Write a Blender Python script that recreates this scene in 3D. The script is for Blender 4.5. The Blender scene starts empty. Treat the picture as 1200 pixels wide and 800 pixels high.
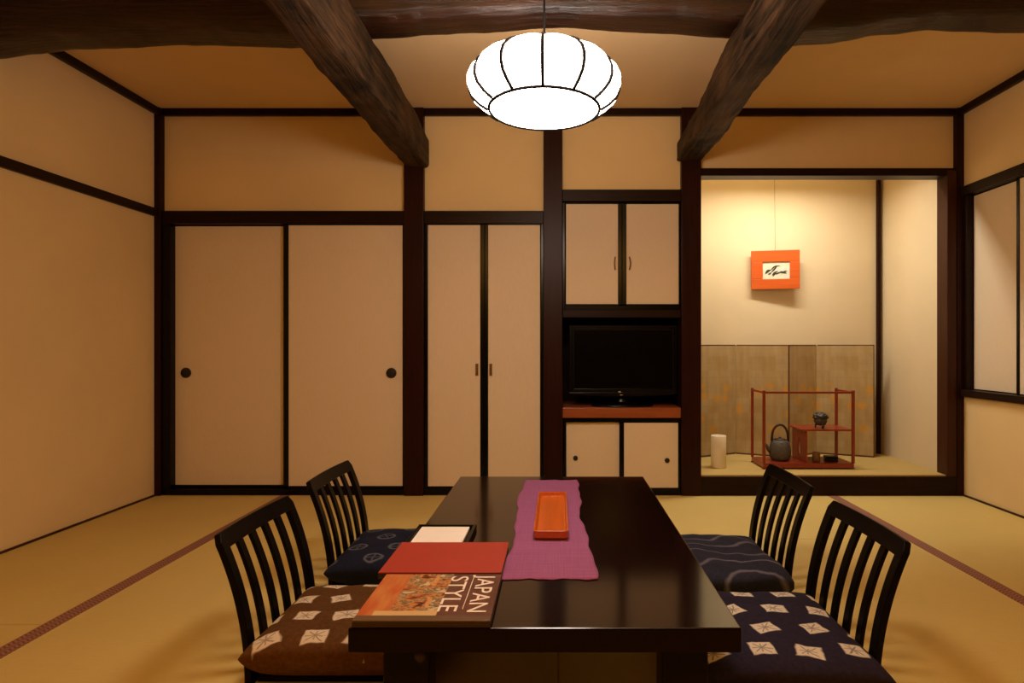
import bpy, bmesh, math, random
from mathutils import Vector, Matrix, noise
random.seed(7)
PI = math.pi
SC = bpy.context.scene
COL = SC.collection

# ------------------------------------------------------------------ camera
F = 705.0                      # focal length in pixels of the 1200 px wide frame
CZ = 0.989                     # eye height
YB = 3.96                      # distance of the back wall posts
S = F / YB
def X(px): return (px - 654) / S          # back wall, horizontal
def Z(py): return CZ + (404 - py) / S     # back wall, vertical
cam_d = bpy.data.cameras.new('camera')
cam_d.sensor_width = 36.0
cam_d.lens = 36.0 * F / 1200.0
cam_d.shift_x = -54 / 1200.0
cam_d.shift_y = 4 / 1200.0
cam_d.clip_start = 0.05
cam = bpy.data.objects.new('camera', cam_d)
COL.objects.link(cam)
cam.location = (0, 0, CZ)
cam.rotation_euler = (PI / 2, 0, 0)
SC.camera = cam

# ------------------------------------------------------------------ materials
class NT:
    def __init__(self, name):
        self.m = bpy.data.materials.new(name)
        self.m.use_nodes = True
        self.t = self.m.node_tree
        self.t.nodes.clear()
        self.out = self.t.nodes.new('ShaderNodeOutputMaterial')
        self.b = self.t.nodes.new('ShaderNodeBsdfPrincipled')
        self.t.links.new(self.b.outputs[0], self.out.inputs[0])
    def n(self, typ, **kw):
        nd = self.t.nodes.new(typ)
        for k, v in kw.items(): setattr(nd, k, v)
        return nd
    def l(self, a, b): self.t.links.new(a, b)
    def inp(self, sock, v):
        if isinstance(v, bpy.types.NodeSocket): self.l(v, sock)
        else: sock.default_value = v
    def math(self, op, a, b=None, c=None):
        nd = self.n('ShaderNodeMath', operation=op)
        self.inp(nd.inputs[0], a)
        if b is not None: self.inp(nd.inputs[1], b)
        if c is not None: self.inp(nd.inputs[2], c)
        return nd.outputs[0]
    def coord(self, scale=(1, 1, 1), rot=(0, 0, 0), loc=(0, 0, 0)):
        tc = self.n('ShaderNodeTexCoord')
        mp = self.n('ShaderNodeMapping')
        mp.inputs['Scale'].default_value = scale
        mp.inputs['Rotation'].default_value = rot
        mp.inputs['Location'].default_value = loc
        self.l(tc.outputs['Object'], mp.inputs[0])
        return mp.outputs[0]
    def noise(self, vec, scale=5, detail=4, rough=.5, dist=0):
        nd = self.n('ShaderNodeTexNoise')
        self.l(vec, nd.inputs['Vector'])
        nd.inputs['Scale'].default_value = scale
        nd.inputs['Detail'].default_value = detail
        nd.inputs['Roughness'].default_value = rough
        nd.inputs['Distortion'].default_value = dist
        return nd.outputs[0]
    def ramp(self, fac, stops):
        nd = self.n('ShaderNodeValToRGB')
        cr = nd.color_ramp
        while len(cr.elements) < len(stops): cr.elements.new(.5)
        for e, (p, c) in zip(cr.elements, stops):
            e.position = p; e.color = (*c, 1)
        self.l(fac, nd.inputs[0])
        return nd.outputs[0]
    def mix(self, fac, a, b):
        nd = self.n('ShaderNodeMix', data_type='RGBA')
        self.inp(nd.inputs['Factor'], fac)
        for s, v in ((nd.inputs['A'], a), (nd.inputs['B'], b)):
            if isinstance(v, bpy.types.NodeSocket): self.l(v, s)
            else: s.default_value = (*v, 1)
        return nd.outputs['Result']
    def sep(self, vec):
        nd = self.n('ShaderNodeSeparateXYZ'); self.l(vec, nd.inputs[0])
        return nd.outputs
    def comb(self, x, y, z):
        nd = self.n('ShaderNodeCombineXYZ')
        self.inp(nd.inputs[0], x); self.inp(nd.inputs[1], y); self.inp(nd.inputs[2], z)
        return nd.outputs[0]
    def white(self, vec):
        nd = self.n('ShaderNodeTexWhiteNoise', noise_dimensions='3D'); self.l(vec, nd.inputs['Vector'])
        return nd.outputs['Color']
    def bump(self, h, strength=.3, dist=.002):
        nd = self.n('ShaderNodeBump')
        nd.inputs['Strength'].default_value = strength
        nd.inputs['Distance'].default_value = dist
        self.l(h, nd.inputs['Height'])
        self.l(nd.outputs[0], self.b.inputs['Normal'])
    def fin(self, col, rough=.6, spec=.5, metal=0, coat=0):
        s = self.b.inputs['Base Color']
        if isinstance(col, bpy.types.NodeSocket): self.l(col, s)
        else: s.default_value = (*col, 1)
        self.inp(self.b.inputs['Roughness'], rough)
        self.b.inputs['Specular IOR Level'].default_value = spec
        self.b.inputs['Metallic'].default_value = metal
        self.b.inputs['Coat Weight'].default_value = coat
        self.b.inputs['Coat Roughness'].default_value = .08
        return self.m

def sc3(c, k): return tuple(v * k for v in c)
def mat_plaster(name, c):
    t = NT(name); v = t.coord()
    n = t.noise(v, 2.2, 5)
    f = t.noise(v, 260, 3, .6)
    col = t.ramp(n, [(.3, sc3(c, .95)), (.7, sc3(c, 1.03))])
    t.bump(f, .25, .0012)
    return t.fin(col, .92, .1)
def mat_wood(name, c, c2, rough=.4, axis='z', spec=.5, bump=.15, coat=0):
    t = NT(name)
    s = {'z': (26, 26, 1.3), 'x': (1.3, 26, 26), 'y': (26, 1.3, 26)}[axis]
    v = t.coord(s)
    n = t.noise(v, 2.2, 6, .6, .6)
    col = t.ramp(n, [(.3, c), (.72, c2)])
    t.bump(n, bump, .002)
    return t.fin(col, rough, spec, 0, coat)
def mat_plain(name, c, rough=.5, spec=.5, metal=0, coat=0, var=.08, sc=20):
    t = NT(name); n = t.noise(t.coord(), sc, 3)
    col = t.ramp(n, [(.3, sc3(c, 1 - var)), (.7, sc3(c, 1 + var))])
    return t.fin(col, rough, spec, metal, coat)
def mat_paper(name, c, rough=.8):
    t = NT(name)
    n = t.noise(t.coord((60, 60, 9)), 3, 4)
    col = t.ramp(n, [(.25, sc3(c, .965)), (.75, sc3(c, 1.02))])
    t.bump(n, .1, .0006)
    return t.fin(col, rough, .2)
def mat_beam(name, lo, hi, axis, rough, strength, cut=True):
    t = NT(name)
    s = {'y': (14, .9, 14), 'x': (.9, 14, 14)}[axis]
    g = t.noise(t.coord(s), 2.4, 7, .65, 1.2)
    big = t.noise(t.coord(), 3.0, 4, .6)
    m = t.math('ADD', t.math('MULTIPLY', g, .6), t.math('MULTIPLY', big, .4))
    col = t.ramp(m, [(.40, lo), (.50, sc3(hi, .45)), (.62, hi)])
    w = t.n('ShaderNodeTexWave', wave_type='BANDS', bands_direction='DIAGONAL')
    t.l(t.coord((1, .6, 1)), w.inputs[0])
    w.inputs['Scale'].default_value = 3.2; w.inputs['Distortion'].default_value = 6
    w.inputs['Detail'].default_value = 3
    h = t.math('ADD', g, t.math('MULTIPLY', w.outputs['Fac'], .55 if cut else .08))
    t.bump(h, strength, .022)
    return t.fin(col, rough, .5 if axis == 'x' else .18)
def mat_tatami(name, c, axis='y'):
    t = NT(name)
    s = (320, 8, 8) if axis == 'y' else (8, 320, 8)
    n = t.noise(t.coord(s), 2, 2)
    big = t.noise(t.coord(), 1.3, 3)
    k = t.math('ADD', t.math('MULTIPLY', n, .5), t.math('MULTIPLY', big, .5))
    col = t.ramp(k, [(.3, sc3(c, .9)), (.7, sc3(c, 1.08))])
    t.bump(n, .2, .0008)
    return t.fin(col, .62, .25)
def mat_border(name):
    t = NT(name)
    v = t.sep(t.coord())
    a = t.math('ABSOLUTE', t.math('SUBTRACT', t.math('FRACT', t.math('MULTIPLY', v[0], 30)), .5))
    k = t.math('FRACT', t.math('ADD', t.math('MULTIPLY', v[1], 62), t.math('MULTIPLY', a, 1.6)))
    k = t.math('GREATER_THAN', k, .5)
    return t.fin(t.mix(k, (.20, .075, .05), (.33, .17, .12)), .75, .2)
def mat_cushion(name, kind, base, mark):
    t = NT(name)
    co = t.coord(); wob = t.noise(co, 14, 2)
    fine = t.noise(co, 90, 3)
    x, y, z = t.sep(co)
    d = t.math('MULTIPLY', t.math('SUBTRACT', wob, .5), .035)
    d2 = t.math('MULTIPLY', t.math('SUBTRACT', t.noise(t.coord(loc=(3, 5, 1)), 14, 2), .5), .03)
    x = t.math('ADD', x, d); y = t.math('ADD', y, d2)
    weave = t.noise(t.coord((1, 1, .3)), 240, 2)
    col = t.ramp(fine, [(.3, sc3(base, .8)), (.7, sc3(base, 1.2))])
    col_plain = col
    if kind in ('squares', 'circles'):
        PX, PY = (.128, .125) if kind == 'squares' else (.17, .125)
        v = t.math('DIVIDE', y, PY)
        row = t.math('FLOOR', v)
        odd = t.math('MULTIPLY', t.math('FRACT', t.math('MULTIPLY', row, .5)), 1.0)
        u = t.math('ADD', t.math('DIVIDE', x, PX), odd)
        cellx = t.math('FLOOR', u)
        r = t.sep(t.white(t.comb(cellx, row, 3.0)))
        jx = t.math('MULTIPLY', t.math('SUBTRACT', r[0], .5), .024)
        jy = t.math('MULTIPLY', t.math('SUBTRACT', r[1], .5), .024)
        lx = t.math('ADD', t.math('MULTIPLY', t.math('SUBTRACT', t.math('FRACT', u), .5), PX), jx)
        ly = t.math('ADD', t.math('MULTIPLY', t.math('SUBTRACT', t.math('FRACT', v), .5), PY), jy)
        th = t.math('MULTIPLY', t.math('SUBTRACT', r[2], .5), .9)
        cs, sn = t.math('COSINE', th), t.math('SINE', th)
        rx = t.math('SUBTRACT', t.math('MULTIPLY', lx, cs), t.math('MULTIPLY', ly, sn))
        ry = t.math('ADD', t.math('MULTIPLY', lx, sn), t.math('MULTIPLY', ly, cs))
        ax, ay = t.math('ABSOLUTE', rx), t.math('ABSOLUTE', ry)
        if kind == 'squares':
            m = t.math('MAXIMUM', t.math('DIVIDE', ax, .033), t.math('DIVIDE', ay, .028))
            inside = t.math('SUBTRACT', 1.0, t.math('MULTIPLY', t.math('SUBTRACT', m, .9), 6))
            inside = t.math('MINIMUM', t.math('MAXIMUM', inside, 0), 1)
            # dark creases of the tied resist: a cross inside each square
            c1 = t.math('ABSOLUTE', t.math('SUBTRACT', ax, ay))
            c2 = t.math('MINIMUM', ax, ay)
            cr = t.math('MINIMUM', t.math('MULTIPLY', c1, 1.3), t.math('ADD', c2, .0015))
            line = t.math('MINIMUM', t.math('MAXIMUM', t.math('MULTIPLY', t.math('SUBTRACT', cr, .0010), 230), 0), 1)
            line = t.math('MAXIMUM', line, t.math('GREATER_THAN', t.math('ADD', m, fine), 1.22))
            ms = t.math('MULTIPLY', inside, t.math('ADD', .3, t.math('MULTIPLY', line, .7)))
            col = t.mix(ms, col, mark)
        else:
            rad = t.math('SQRT', t.math('ADD', t.math('MULTIPLY', lx, lx), t.math('MULTIPLY', ly, ly)))
            ring = t.math('ABSOLUTE', t.math('SUBTRACT', rad, .034))
            ring = t.math('SUBTRACT', 1.0, t.math('DIVIDE', ring, .008))
            ring = t.math('MAXIMUM', ring, 0)
            star = t.math('MULTIPLY', t.math('LESS_THAN', rad, .03), t.math('LESS_THAN', t.math('MINIMUM', ax, ay), .004))
            ms = t.math('MINIMUM', t.math('ADD', ring, t.math('MULTIPLY', star, .5)), 1)
            col = t.mix(t.math('MULTIPLY', ms, .75), col, mark)
    else:
        w = t.math('MULTIPLY', t.math('SINE', t.math('ADD', t.math('MULTIPLY', x, 19), t.math('MULTIPLY', y, 13))), .034)
        v = t.math('FRACT', t.math('DIVIDE', t.math('ADD', y, w), .105))
        ln = t.math('ABSOLUTE', t.math('SUBTRACT', v, .5))
        ms = t.math('MAXIMUM', t.math('SUBTRACT', 1.0, t.math('DIVIDE', ln, .11)), 0)
        col = t.mix(t.math('MULTIPLY', ms, .75), col, mark)
    if kind == 'squares': col = t.mix(t.math('GREATER_THAN', z, .066), col_plain, col)
    t.bump(weave, .35, .001)
    return t.fin(col, .9, .15)
def mat_screen(name):
    t = NT(name); co = t.coord()
    x, y, z = t.sep(co)
    def grid(a, p):
        return t.math('LESS_THAN', t.math('ABSOLUTE', t.math('SUBTRACT', t.math('FRACT', t.math('DIVIDE', a, p)), .5)), .03)
    g = t.math('MAXIMUM', grid(x, .1), grid(z, .11))
    cell = t.white(t.comb(t.math('FLOOR', t.math('DIVIDE', x, .1)), t.math('FLOOR', t.math('DIVIDE', z, .11)), 1.0))
    n = t.noise(t.coord((3, 3, 1)), 6, 4)
    base = t.ramp(n, [(.3, (.33, .215, .075)), (.7, (.43, .31, .13))])
    base = t.mix(t.math('MULTIPLY', t.sep(cell)[0], .18), base, (.62, .56, .42))
    base = t.mix(t.math('MULTIPLY', g, .22), base, (.30, .2, .09))
    # scattered orange leaf motifs on the lower half
    vo = t.n('ShaderNodeTexVoronoi', voronoi_dimensions='2D'); oi = t.n('ShaderNodeObjectInfo'); t.l(t.comb(t.math('ADD', x, t.math('MULTIPLY', oi.outputs['Random'], 7.0)), z, 0.0), vo.inputs['Vector']); vo.inputs['Scale'].default_value = 8.0
    blob = t.math('MAXIMUM', t.math('SUBTRACT', 1.0, t.math('DIVIDE', vo.outputs['Distance'], .34)), 0)
    pick = t.math('GREATER_THAN', t.sep(vo.outputs['Color'])[0], .42)
    low = t.math('MULTIPLY', t.math('LESS_THAN', z, .56), t.math('GREATER_THAN', z, .16))
    m = t.math('MINIMUM', t.math('MULTIPLY', t.math('MULTIPLY', blob, 1.0), t.math('MULTIPLY', pick, low)), .75)
    col = t.mix(m, base, (.60, .29, .012))
    return t.fin(col, .55, .3)
def mat_book(name):
    t = NT(name); x, y, z = t.sep(t.coord())
    n = t.noise(t.coord((1, 1.5, 1)), 26, 5, .6, .4)
    n2 = t.noise(t.coord((26, 8, 1), rot=(0, 0, .6)), 1.3, 2)
    photo = t.ramp(n, [(.34, (.03, .012, .008)), (.43, (.36, .09, .02)), (.49, (.52, .28, .09)), (.54, (.12, .09, .05)), (.64, (.60, .46, .25))])
    photo = t.mix(t.math('MULTIPLY', t.math('GREATER_THAN', n2, .6), .6), photo, (.7, .35, .12))
    photo = t.mix(t.math('LESS_THAN', x, -.085), photo, t.ramp(n2, [(.35, (.45, .09, .02)), (.7, (.55, .22, .06))]))
    photo = t.mix(t.math('MULTIPLY', t.math('LESS_THAN', y, -.088), t.math('GREATER_THAN', x, -.12)), photo, (.6, .42, .19))
    cover = t.ramp(n, [(.35, (.085, .032, .02)), (.65, (.14, .05, .03))])
    col = t.mix(t.math('GREATER_THAN', x, .028), photo, cover)
    col = t.mix(t.math('LESS_THAN', y, -.112), col, (.12, .07, .035))
    return t.fin(col, .35, .4)
def mat_painting(name):
    t = NT(name); n = t.noise(t.coord(), 30, 4)
    return t.fin(t.ramp(n, [(.3, (.62, .60, .47)), (.7, (.78, .74, .60))]), .8, .2)

M = {}
PL = (.76, .585, .305)
M['plaster'] = mat_plaster('plaster', PL)
M['ceilplaster'] = mat_plaster('ceiling_plaster', (.72, .535, .30))
M['alcplaster'] = mat_plaster('alcove_plaster', (.68, .57, .375))
M['paper'] = mat_paper('fusuma_paper', (.74, .62, .45))
M['postwood'] = mat_wood('post_wood', (.014, .0026, .0017), (.028, .006, .0035), .38, 'z', .16)
M['redlitpost'] = mat_wood('red_wood_lit_post', (.035, .010, .005), (.06, .019, .009), .4, 'z', .2)  # reddish strips, and the alcove post with its lit tone in the colour
M['trimwood'] = mat_wood('trim_wood', (.008, .0024, .0017), (.018, .005, .003), .38, 'x', .16)
M['trimwoody'] = mat_wood('trim_wood_side', (.010, .004, .0025), (.022, .009, .005), .42, 'y', .16)
M['black'] = mat_plain('black_lacquer', (.002, .0014, .0012), .25, .2)
M['beamy'] = mat_beam('hewn_beam', (.0025, .0012, .0008), (.105, .054, .024), 'y', .62, 1.0)
M['beamx'] = mat_beam('polished_beam', (.002, .0007, .0005), (.036, .0105, .0055), 'x', .28, .6, False)
M['tatami'] = mat_tatami('tatami', (.63, .49, .165), 'x')
M['goza'] = mat_tatami('goza', (.52, .38, .13), 'x')
M['border'] = mat_border('tatami_border')
M['table'] = mat_wood('table_lacquer', (.0055, .0012, .0011), (.0095, .0022, .0018), .12, 'y', .65, .012, 0)
M['tableside'] = mat_wood('table_side', (.005, .001, .0008), (.008, .0018, .0014), .3, 'x', .1, .01)
M['chair'] = mat_wood('chair_lacquer', (.002, .0012, .001), (.0035, .002, .0016), .34, 'z', .1, .03)
M['shelfwood'] = mat_wood('shelf_wood', (.26, .06, .015), (.36, .10, .028), .35, 'x', .5, .05)
M['tvblack'] = mat_plain('tv_plastic', (.003, .0025, .003), .22, .3)
M['tvscreen'] = mat_plain('tv_glass', (.003, .002, .002), .2, .12)
M['silver'] = mat_plain('silver', (.75, .72, .70), .25, .5, 1)
M['brass'] = mat_plain('brass', (.28, .15, .05), .35, .5, 1)
M['pull'] = mat_plain('pull_black', (.012, .009, .008), .5, .4)
M['redlac'] = mat_plain('red_lacquer', (.23, .028, .012), .28, .5)
M['iron'] = mat_plain('cast_iron', (.075, .065, .05), .55, .4, 0, 0, .25, 60)
M['irondark'] = mat_plain('iron_handle', (.035, .017, .012), .5, .4)
M['burner'] = mat_plain('bronze_dark', (.04, .035, .022), .5, .5, 0, 0, .4, 50)
M['cup'] = mat_plain('brown_cup', (.20, .10, .035), .5, .4, 0, 0, .2)
M['whitepaper'] = mat_plain('white_paper', (.80, .74, .66), .8, .2, 0, 0, .02)
M['lantern'] = mat_plain('lantern_paper', (.78, .70, .55), .8, .2, 0, 0, .03, 8)
M['purple'] = None
t = NT('purple_cloth'); v = t.coord((3, 240, 1)); n = t.noise(v, 2, 3); n2 = t.noise(t.coord((240, 4, 1)), 2, 2)
k = t.math('ADD', t.math('MULTIPLY', n, .6), t.math('MULTIPLY', n2, .4))
t.bump(k, .6, .001)
M['purple'] = t.fin(t.ramp(k, [(.3, (.23, .070, .165)), (.7, (.345, .115, .24))]), .9, .1)
M['orange'] = mat_wood('orange_lacquer', (.46, .085, .008), (.60, .125, .012), .3, 'y', .5, .03)
M['redbook'] = mat_plain('red_cover', (.36, .032, .016), .45, .4, 0, 0, .04, 8)
M['bookcover'] = mat_book('illustrated_cover')
M['spine'] = mat_plain('cover_edge', (.035, .02, .013), .5, .3)
M['frameorange'] = mat_wood('orange_frame', (.52, .085, .012), (.62, .12, .016), .5, 'x', .3, .05)
M['painting'] = mat_painting('painting_paper')
M['ink'] = mat_plain('ink', (.05, .055, .045), .8, .1, 0, 0, .4, 60)
M['screen'] = mat_screen('gold_leaf_paper')
M['wire'] = mat_plain('wire', (.25, .2, .14), .4, .5, .5)
M['rib'] = mat_plain('lamp_rib', (.004, .003, .0025), .6, .1)
M['sborder'] = mat_plain('screen_border', (.09, .03, .012), .45)
M['brown_c'] = mat_cushion('brown_tiedye', 'squares', (.092, .038, .009), (.62, .52, .38))
M['navy_c'] = mat_cushion('navy_tiedye', 'squares', (.020, .015, .032), (.64, .58, .48))
M['ring_c'] = mat_cushion('navy_rings', 'circles', (.009, .011, .026), (.15, .16, .19))
M['wave_c'] = mat_cushion('navy_waves', 'waves', (.022, .023, .040), (.18, .17, .21))

# lamp shade gives off the room's light
LAMP_E = 25.5
ls = NT('glowing_shade')
ls.b.inputs['Base Color'].default_value = (.8, .75, .66, 1)
ls.b.inputs['Roughness'].default_value = .6
ls.b.inputs['Emission Color'].default_value = (1.0, .835, .71, 1)
ls.b.inputs['Emission Strength'].default_value = LAMP_E
M['glow'] = ls.m

# ------------------------------------------------------------------ mesh helpers
def box(bm, x0, x1, y0, y1, z0, z1, mi=0):
    vs = [bm.verts.new(p) for p in ((x0, y0, z0), (x1, y0, z0), (x1, y1, z0), (x0, y1, z0),
                                    (x0, y0, z1), (x1, y0, z1), (x1, y1, z1), (x0, y1, z1))]
    for f in ((3, 2, 1, 0), (4, 5, 6, 7), (0, 1, 5, 4), (1, 2, 6, 5), (2, 3, 7, 6), (3, 0, 4, 7)):
        bm.faces.new([vs[i] for i in f]).material_index = mi
def lathe(bm, prof, cx=0, cy=0, n=32, cap=True):
    rings = []
    for r, z in prof:
        rings.append([bm.verts.new((cx + r * math.cos(2 * PI * i / n), cy + r * math.sin(2 * PI * i / n), z)) for i in range(n)])
    for a, b in zip(rings, rings[1:]):
        for i in range(n):
            bm.faces.new((a[i], a[(i + 1) % n], b[(i + 1) % n], b[i]))
    if cap:
        bm.faces.new(rings[0][::-1]); bm.faces.new(rings[-1])
def tube(bm, pts, r, n=8):
    pts = [Vector(p) for p in pts]
    rr = r if isinstance(r, (list, tuple)) else [r] * len(pts)
    rings = []; up = None
    for i, p in enumerate(pts):
        d = (pts[min(i + 1, len(pts) - 1)] - pts[max(i - 1, 0)]).normalized()
        if up is None:
            up = Vector((0, 0, 1)) if abs(d.z) < .9 else Vector((1, 0, 0))
        a = d.cross(up).normalized(); b = a.cross(d).normalized(); up = b
        rings.append([bm.verts.new(p + (a * math.cos(2 * PI * k / n) + b * math.sin(2 * PI * k / n)) * rr[i]) for k in range(n)])
    for a, b in zip(rings, rings[1:]):
        for k in range(n):
            bm.faces.new((a[k], a[(k + 1) % n], b[(k + 1) % n], b[k]))
    bm.faces.new(rings[0][::-1]); bm.faces.new(rings[-1])
def obj(name, bm, mats, parent=None, loc=None, bevel=0, smooth=False, seg=2, rot=None, fix=True):
    if fix: bmesh.ops.recalc_face_normals(bm, faces=bm.faces)
    me = bpy.data.meshes.new(name)
    bm.to_mesh(me); bm.free()
    for m in (mats if isinstance(mats, (list, tuple)) else [mats]): me.materials.append(m)
    if smooth:
        for p in me.polygons: p.use_smooth = True
    o = bpy.data.objects.new(name, me); COL.objects.link(o)
    if parent is not None: o.parent = parent
    if loc is not None: o.location = loc
    if rot is not None: o.rotation_euler = rot
    if bevel:
        b = o.modifiers.new('bevel', 'BEVEL'); b.width = bevel; b.segments = seg; b.limit_method = 'ANGLE'; b.angle_limit = .7
        b.harden_normals = False
    return o
def boxes(name, bl, mats, parent=None, bevel=.002, loc=None, rot=None):
    bm = bmesh.new()
    for b in bl: box(bm, *b)
    return obj(name, bm, mats, parent, loc, bevel, rot=rot)
def tag(o, label, cat, group=None, kind=None):
    o['label'] = label; o['category'] = cat
    if group: o['group'] = group
    if kind: o['kind'] = kind
    return o
def empty(name, loc, label, cat, group=None, kind=None, rz=0):
    o = bpy.data.objects.new(name, None); COL.objects.link(o)
    o.location = loc; o.rotation_euler = (0, 0, rz); o.empty_display_size = .1
    return tag(o, label, cat, group, kind)
def struct(o, label, cat): return tag(o, label, cat, None, 'structure')

XL, XR, ZC, YF = -2.646, 2.663, 2.545, -2.6
YP = 3.985     # plaster faces on the back wall
# ------------------------------------------------------------------ room shell
# floor: rush mats laid edge to edge, thin seams between them
bm = bmesh.new()
g = .0015
def mat_(x0, x1, y0, y1): box(bm, x0 + g, x1 - g, y0 + g, y1 - g, -.05, 0)
for xa, xb in ((XL, -1.79), (1.80, XR)):
    y = 3.96
    for L in (1.83, 1.82, 1.82, 1.2): mat_(xa, xb, max(y - L, YF), y); y -= L
y = 3.96
for L in (.89, 1.82, 1.82, 1.82, 1.82):
    if y > YF: mat_(-1.79, 0, max(y - L, YF), y); mat_(0, 1.80, max(y - L, YF), y); y -= L
box(bm, XL, XR, YF, 3.96, -.08, -.045)
fl = obj('floor', bm, M['tatami'], bevel=.0025)
struct(fl, 'woven straw tatami floor with brown cloth edged mats', 'floor')
for xc in (-1.79, 1.80):
    bb = bmesh.new(); box(bb, xc - .032, xc + .032, YF, 3.955, -.002, .0018)
    b = obj('mat_border', bb, M['border'], fl); b['label'] = 'brown woven cloth edging strip'
# ceiling
bm = bmesh.new(); box(bm, XL - .1, XR + .1, YF - .1, 4.06, ZC, ZC + .08)
struct(obj('ceiling', bm, M['ceilplaster']), 'plain cream plaster ceiling above the dark beams', 'ceiling')
# left wall, front wall (behind the viewer)
bm = bmesh.new(); box(bm, XL - .1, XL, YF - .1, 4.06, -.05, ZC)
struct(obj('wall_left', bm, M['plaster']), 'cream plaster wall on the left side of the room', 'wall')
bm = bmesh.new(); box(bm, XL, XR, YF - .1, YF, -.05, ZC)
struct(obj('wall_front', bm, M['trimwoody']), 'unseen wall behind the viewer, darkened to cut reflections', 'wall')  # out of view; dark material chosen to keep reflections low
# back wall: plaster over the doors and round the niche and alcove openings
bm = bmesh.new()
box(bm, XL, X(484), YP, 4.06, 1.80, ZC)
box(bm, X(484), X(648), YP, 4.06, 1.80, ZC)
box(bm, X(648), X(809), YP, 4.06, Z(230), ZC)
box(bm, X(809), XR, YP, 4.06, Z(200), ZC)
box(bm, XL, X(648), 4.06, 4.10, -.05, ZC)
struct(obj('wall_back', bm, M['plaster']), 'cream plaster panels between dark posts on the far wall', 'wall')
# right wall with a tall recessed sliding window
WZ0, WZ1, WY0, WY1 = .675, 1.99, 2.02, 3.925
bm = bmesh.new()
box(bm, XR, XR + .1, YF - .1, 4.0, WZ1, ZC)
box(bm, XR, XR + .1, YF - .1, 4.0, -.05, WZ0)
box(bm, XR, XR + .1, YF - .1, WY0, WZ0, WZ1)
box(bm, XR, XR + .1, WY1, 4.0, WZ0, WZ1)
struct(obj('wall_right', bm, M['plaster']), 'cream plaster wall on the right with a recessed window', 'wall')
win = empty('window_1', (XR, 3.0, WZ0), 'recessed sliding paper window with dark frame in right wall', 'window', None, 'structure')
def wb(name, bl, mats, bevel=.002):
    return boxes(name, [(x0 - XR, x1 - XR, y0 - 3, y1 - 3, z0 - WZ0, z1 - WZ0) for x0, x1, y0, y1, z0, z1 in bl], mats, win, bevel)
wb('window_frame', [(XR - .025, XR + .06, WY0, 3.955, 1.962, 2.022), (XR - .03, XR + .06, WY0, 3.955, .652, .697),
                    (XR - .004, XR + .06, 3.915, 3.957, .697, 1.962), (XR - .004, XR + .06, WY0 - .04, WY0, .652, 2.022)], M['trimwoody'])
for k, (y0, y1, xo) in enumerate(((2.95, 3.915, .036), (2.02, 3.52, .018))):
    s = wb('sliding_panel', [(XR + xo + .004, XR + xo + .012, y0 + .02, y1 - .002 if k == 0 else y1 - .02, .70, 1.96)], M['paper'], 0)
    fr = boxes('panel_frame', [(XR + xo - XR, XR + xo + .014 - XR, a - 3, b - 3, c - WZ0, d - WZ0) for a, b, c, d in
               ((y0, y0 + .022, .697, 1.962), (y1 - (.006 if k == 0 else .022), y1, .697, 1.962), (y0, y1, .697, .704), (y0, y1, 1.955, 1.962))], M['black'], s, .001)
# baseboards and rails
def trim(n, bl, label, mat=None, bevel=.003, cat='trim'):
    return struct(boxes('trim_%d' % n, bl, mat or M['trimwood'], None, bevel), label, cat)
struct(boxes('baseboard_left', [(XL, XL + .012, YF, 3.95, 0, .011)], M['redlitpost']), 'thin dark strip where left wall meets the floor', 'baseboard')
struct(boxes('baseboard_right', [(XR - .012, XR, YF, 3.95, 0, .011)], M['redlitpost']), 'thin dark strip where right wall meets the floor', 'baseboard')
trim(1, [(XL, XL + .022, YF, 3.95, 1.83, 1.882)], 'dark rail crossing the left wall at door head height', M['trimwoody'])
trim(2, [(XL, XL + .03, YF, 3.95, ZC - .045, ZC)], 'dark strip along the left edge of the ceiling', M['trimwoody'])
trim(3, [(XR - .03, XR, YF, 3.95, ZC - .045, ZC)], 'dark strip along the right edge of the ceiling', M['trimwoody'])
trim(4, [(X(190), X(474), 3.955, YP, Z(135), Z(126)), (X(497), X(637), 3.955, YP, Z(135), Z(126)),
         (X(659), X(798), 3.955, YP, Z(135), Z(126)), (X(821), X(1120), 3.955, YP, Z(135), Z(126))], 'dark strip along the far edge of the ceiling', None)
trim(5, [(X(178.5), X(190), 3.94, 4.06, 0, ZC)], 'dark corner post between left wall and sliding doors', M['postwood'], cat='post')
trim(6, [(X(474), X(497), 3.94, 4.06, 0, ZC)], 'dark post carrying the left ceiling beam', M['postwood'], cat='post')
trim(7, [(X(637), X(659), 3.93, 4.06, 0, ZC)], 'full height dark post between closet and television niche', M['postwood'], cat='post')
trim(8, [(X(798), X(821), 3.94, 4.06, 0, ZC)], 'dark post carrying the right ceiling beam', M['postwood'], cat='post')
trim(9, [(X(1120), X(1128.5), 3.945, 4.06, 0, ZC)], 'slim dark corner post beside the right wall', M['postwood'], cat='post')
trim(10, [(X(1109), X(1120), 3.95, 4.06, Z(580), Z(200))], 'reddish dark post on the right side of the alcove, lit tone in its colour', M['redlitpost'], cat='post')  # alcove light on the post is put into this lighter, redder wood
trim(11, [(X(190), X(474), 3.955, 4.06, Z(262), Z(247))], 'dark head rail over the pair of wide sliding doors', None)
trim(12, [(X(497), X(637), 3.955, 4.06, Z(262), Z(247))], 'dark head rail over the narrow closet doors', None)
trim(13, [(X(659), X(798), 3.955, 4.06, Z(236), Z(222))], 'dark head rail over the upper cupboard', None)
trim(14, [(X(821), X(1120), 3.955, 4.06, Z(206), Z(197))], 'dark lintel over the lit alcove', None, cat='lintel')
trim(15, [(X(821), X(1120), 3.945, 4.06, 0, Z(558))], 'dark front sill under the raised alcove floor', M['trimwood'], cat='sill')
trim(16, [(X(190), X(474), 3.955, 4.06, 0, Z(573))], 'black floor track under the wide sliding doors', M['black'], cat='door track')
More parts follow.
